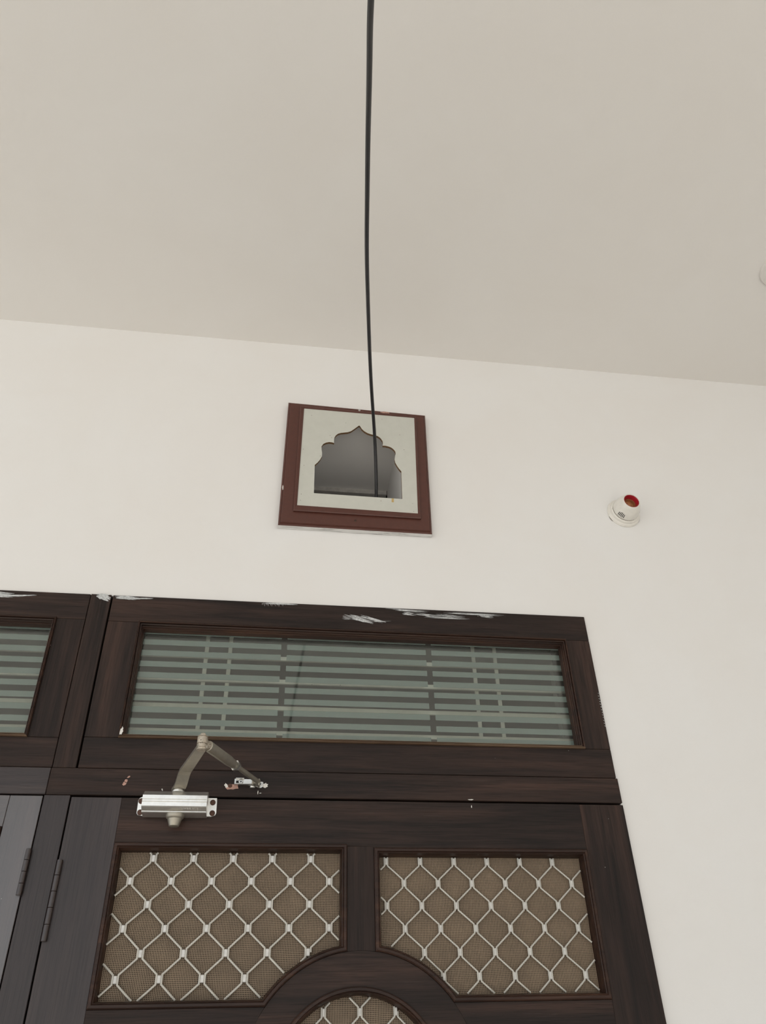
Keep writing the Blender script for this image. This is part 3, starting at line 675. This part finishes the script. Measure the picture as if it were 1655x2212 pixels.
# main arm: a flat bent bar, sloping up from the spindle, then level out to the elbow
E_ = Vector((-0.1135, -0.190, 2.0590))
def bar(name, pts, w, th, mat, parent):
    bm = bmesh.new(); prev = None; n = len(pts)
    for i, (p, ww) in enumerate(zip(pts, w)):
        p = Vector(p); t = (Vector(pts[min(i+1, n-1)])-Vector(pts[max(i-1, 0)])).normalized()
        s = t.cross(Vector((0, 0, 1))).normalized(); k = s.cross(t).normalized()
        ring = [bm.verts.new(p+s*a*ww/2+k*b*th/2) for a, b in ((-1, -1), (1, -1), (1, 1), (-1, 1))]
        if prev:
            for q in range(4): bm.faces.new((prev[q], prev[(q+1) % 4], ring[(q+1) % 4], ring[q]))
        else: bm.faces.new(ring[::-1])
        prev = ring
    bm.faces.new(prev); return from_bm(name, bm, mat, parent)
S_ = Vector((cx, cy, 2.0395)); dirn = Vector((E_.x-S_.x, E_.y-S_.y, 0)).normalized()
pts = [S_-dirn*0.012, S_+dirn*0.010, S_+dirn*0.020+Vector((0, 0, 0.0030)), S_+dirn*0.036+Vector((0, 0, 0.0155)), S_+dirn*0.046+Vector((0, 0, 0.0185)), Vector((E_.x, E_.y, 2.0600))+dirn*0.006]
bar('main_arm', pts, [0.021, 0.0215, 0.0212, 0.0208, 0.0205, 0.0165], 0.0050, arm_metal, dc)
lathe('elbow_joint', [(0.0070, 2.0545), (0.0086, 2.0560), (0.0086, 2.0580), (0.0078, 2.0586), (0.0086, 2.0592), (0.0086, 2.0640), (0.0072, 2.0644), (0.0072, 2.0654), (0.0087, 2.0658), (0.0087, 2.0760), (0.0072, 2.0764), (0.0072, 2.0772), (0.0086, 2.0778), (0.0086, 2.0786), (0.0060, 2.0790), (0.0044, 2.0792), (0.0044, 2.0826), (0.0034, 2.0838)], rusty, dc, 'z', (E_.x, E_.y, 0), 28, label='pitted metal elbow pin')
# second arm: tube, lock nut and thin rod back to the shoe on the rail
A0 = Vector((E_.x+0.002, E_.y+0.004, 2.0690)); A1 = Vector((-0.0175, -0.0190, 2.0570)); dv = (A1-A0).normalized(); LL = (A1-A0).length
tube('arm_knuckle', [A0, A0+dv*0.013, A0+dv*0.0145], [0.0070, 0.0080, 0.0068], rusty, dc, 16)
tube('arm_tube', [A0+dv*0.013, A0+dv*0.0145, A0+dv*(LL*0.44), A0+dv*(LL*0.46), A0+dv*(LL*0.52)], [0.0076, 0.0092, 0.0088, 0.0082, 0.0074], arm_metal, dc, 20)
tube('lock_nut', [A0+dv*(LL*0.545), A0+dv*(LL*0.575)], 0.0096, steel, dc, 6)
tube('arm_rod', [A0+dv*(LL*0.50), A1], 0.0043, arm_metal, dc, 14)
# shoe bracket
bx0, bx1, bz0, bz1 = -0.0625, -0.0095, 2.0500, 2.0640
prism('shoe_plate', [(bx0, 2.0545), (-0.0300, 2.0535), (bx1-0.004, 2.0488), (bx1, 2.0510), (bx1+0.0004, 2.0600), (-0.028, 2.0650), (bx0, 2.0655)], -0.0108, -0.0072, steel, dc, 0.0005)
box('shoe_lip', -0.0622, -0.030, -0.0175, -0.0108, 2.0535, 2.0548, steel, dc, 0.0003); box('shoe_lip', -0.060, -0.045, -0.0165, -0.0108, 2.0642, 2.0655, steel, dc, 0.0003)
box('shoe_slot', -0.0595, -0.0465, -0.0112, -0.0106, 2.0572, 2.0618, recess, dc, 0.0002)
box('shoe_clevis', -0.0300, -0.0268, -0.0265, -0.0108, 2.0512, 2.0640, arm_metal, dc, 0.0006); box('shoe_clevis', -0.0185, -0.0155, -0.0240, -0.0108, 2.0500, 2.0620, arm_metal, dc, 0.0006)
lathe('shoe_pin', [(0.0042, -0.0300), (0.0042, -0.0150)], arm_metal, dc, 'x', (0, -0.0190, 2.0570), 16)
lathe('shoe_nut', [(0.0050, 2.0480), (0.0055, 2.0490), (0.0055, 2.0505)], steel, dc, 'z', (-0.0285, -0.0125, 0), 16)
screw(-0.0505, 2.0597, -0.0112, 0.0042, dc, steel, 0.0016); screw(-0.0150, 2.0560, -0.0110, 0.0045, dc, steel, 0.0016)

# ------------------------------------------------------------------ cable through the arch opening
cab = [(-0.01, -2.66, 1.55), (0.000, -2.1, 1.86), (0.030, -1.50, 2.36), (0.064, -1.110, 2.653), (0.079, -0.993, 2.738), (0.0945, -0.855, 2.812), (0.1085, -0.735, 2.850), (0.1235, -0.602, 2.876), (0.153, -0.399, 2.913), (0.1755, -0.250, 2.935), (0.1945, -0.138, 2.935), (0.2100, -0.055, 2.9190), (0.2195, 0.000, 2.8760), (0.2265, 0.050, 2.7950), (0.229, 0.110, 2.738), (0.230, 0.20, 2.715), (0.231, 0.275, 2.712)]
cu = bpy.data.curves.new('cable_path', 'CURVE'); cu.dimensions = '3D'; sp = cu.splines.new('NURBS'); sp.points.add(len(cab)-1)
for p, co in zip(sp.points, cab): p.co = (*co, 1)
sp.use_endpoint_u = True; sp.order_u = 3; sp.resolution_u = 10; cu.bevel_depth = 0.0041; cu.bevel_resolution = 3
to = bpy.data.objects.new('cable_curve', cu); C.objects.link(to); bpy.context.view_layer.update()
cm = bpy.data.meshes.new_from_object(to.evaluated_get(bpy.context.evaluated_depsgraph_get())); bpy.data.objects.remove(to)
for p in cm.polygons: p.use_smooth = True
cm.materials.clear()
cb = mesh_obj('cable', cm, cable_mat); cb['label'] = 'black cable running overhead into the arched wall opening'; cb['category'] = 'cable'

# ------------------------------------------------------------------ ceiling rose
rs = lathe('ceiling_rose', [(0.0560, CEIL), (0.0560, CEIL-0.004), (0.0540, CEIL-0.0065), (0.050, CEIL-0.0075), (0.010, CEIL-0.0085)], rose_mat, None, 'z', (1.2325, -0.405, 0), 48)
rs['label'] = 'round white cover plate on the ceiling'; rs['category'] = 'ceiling plate'
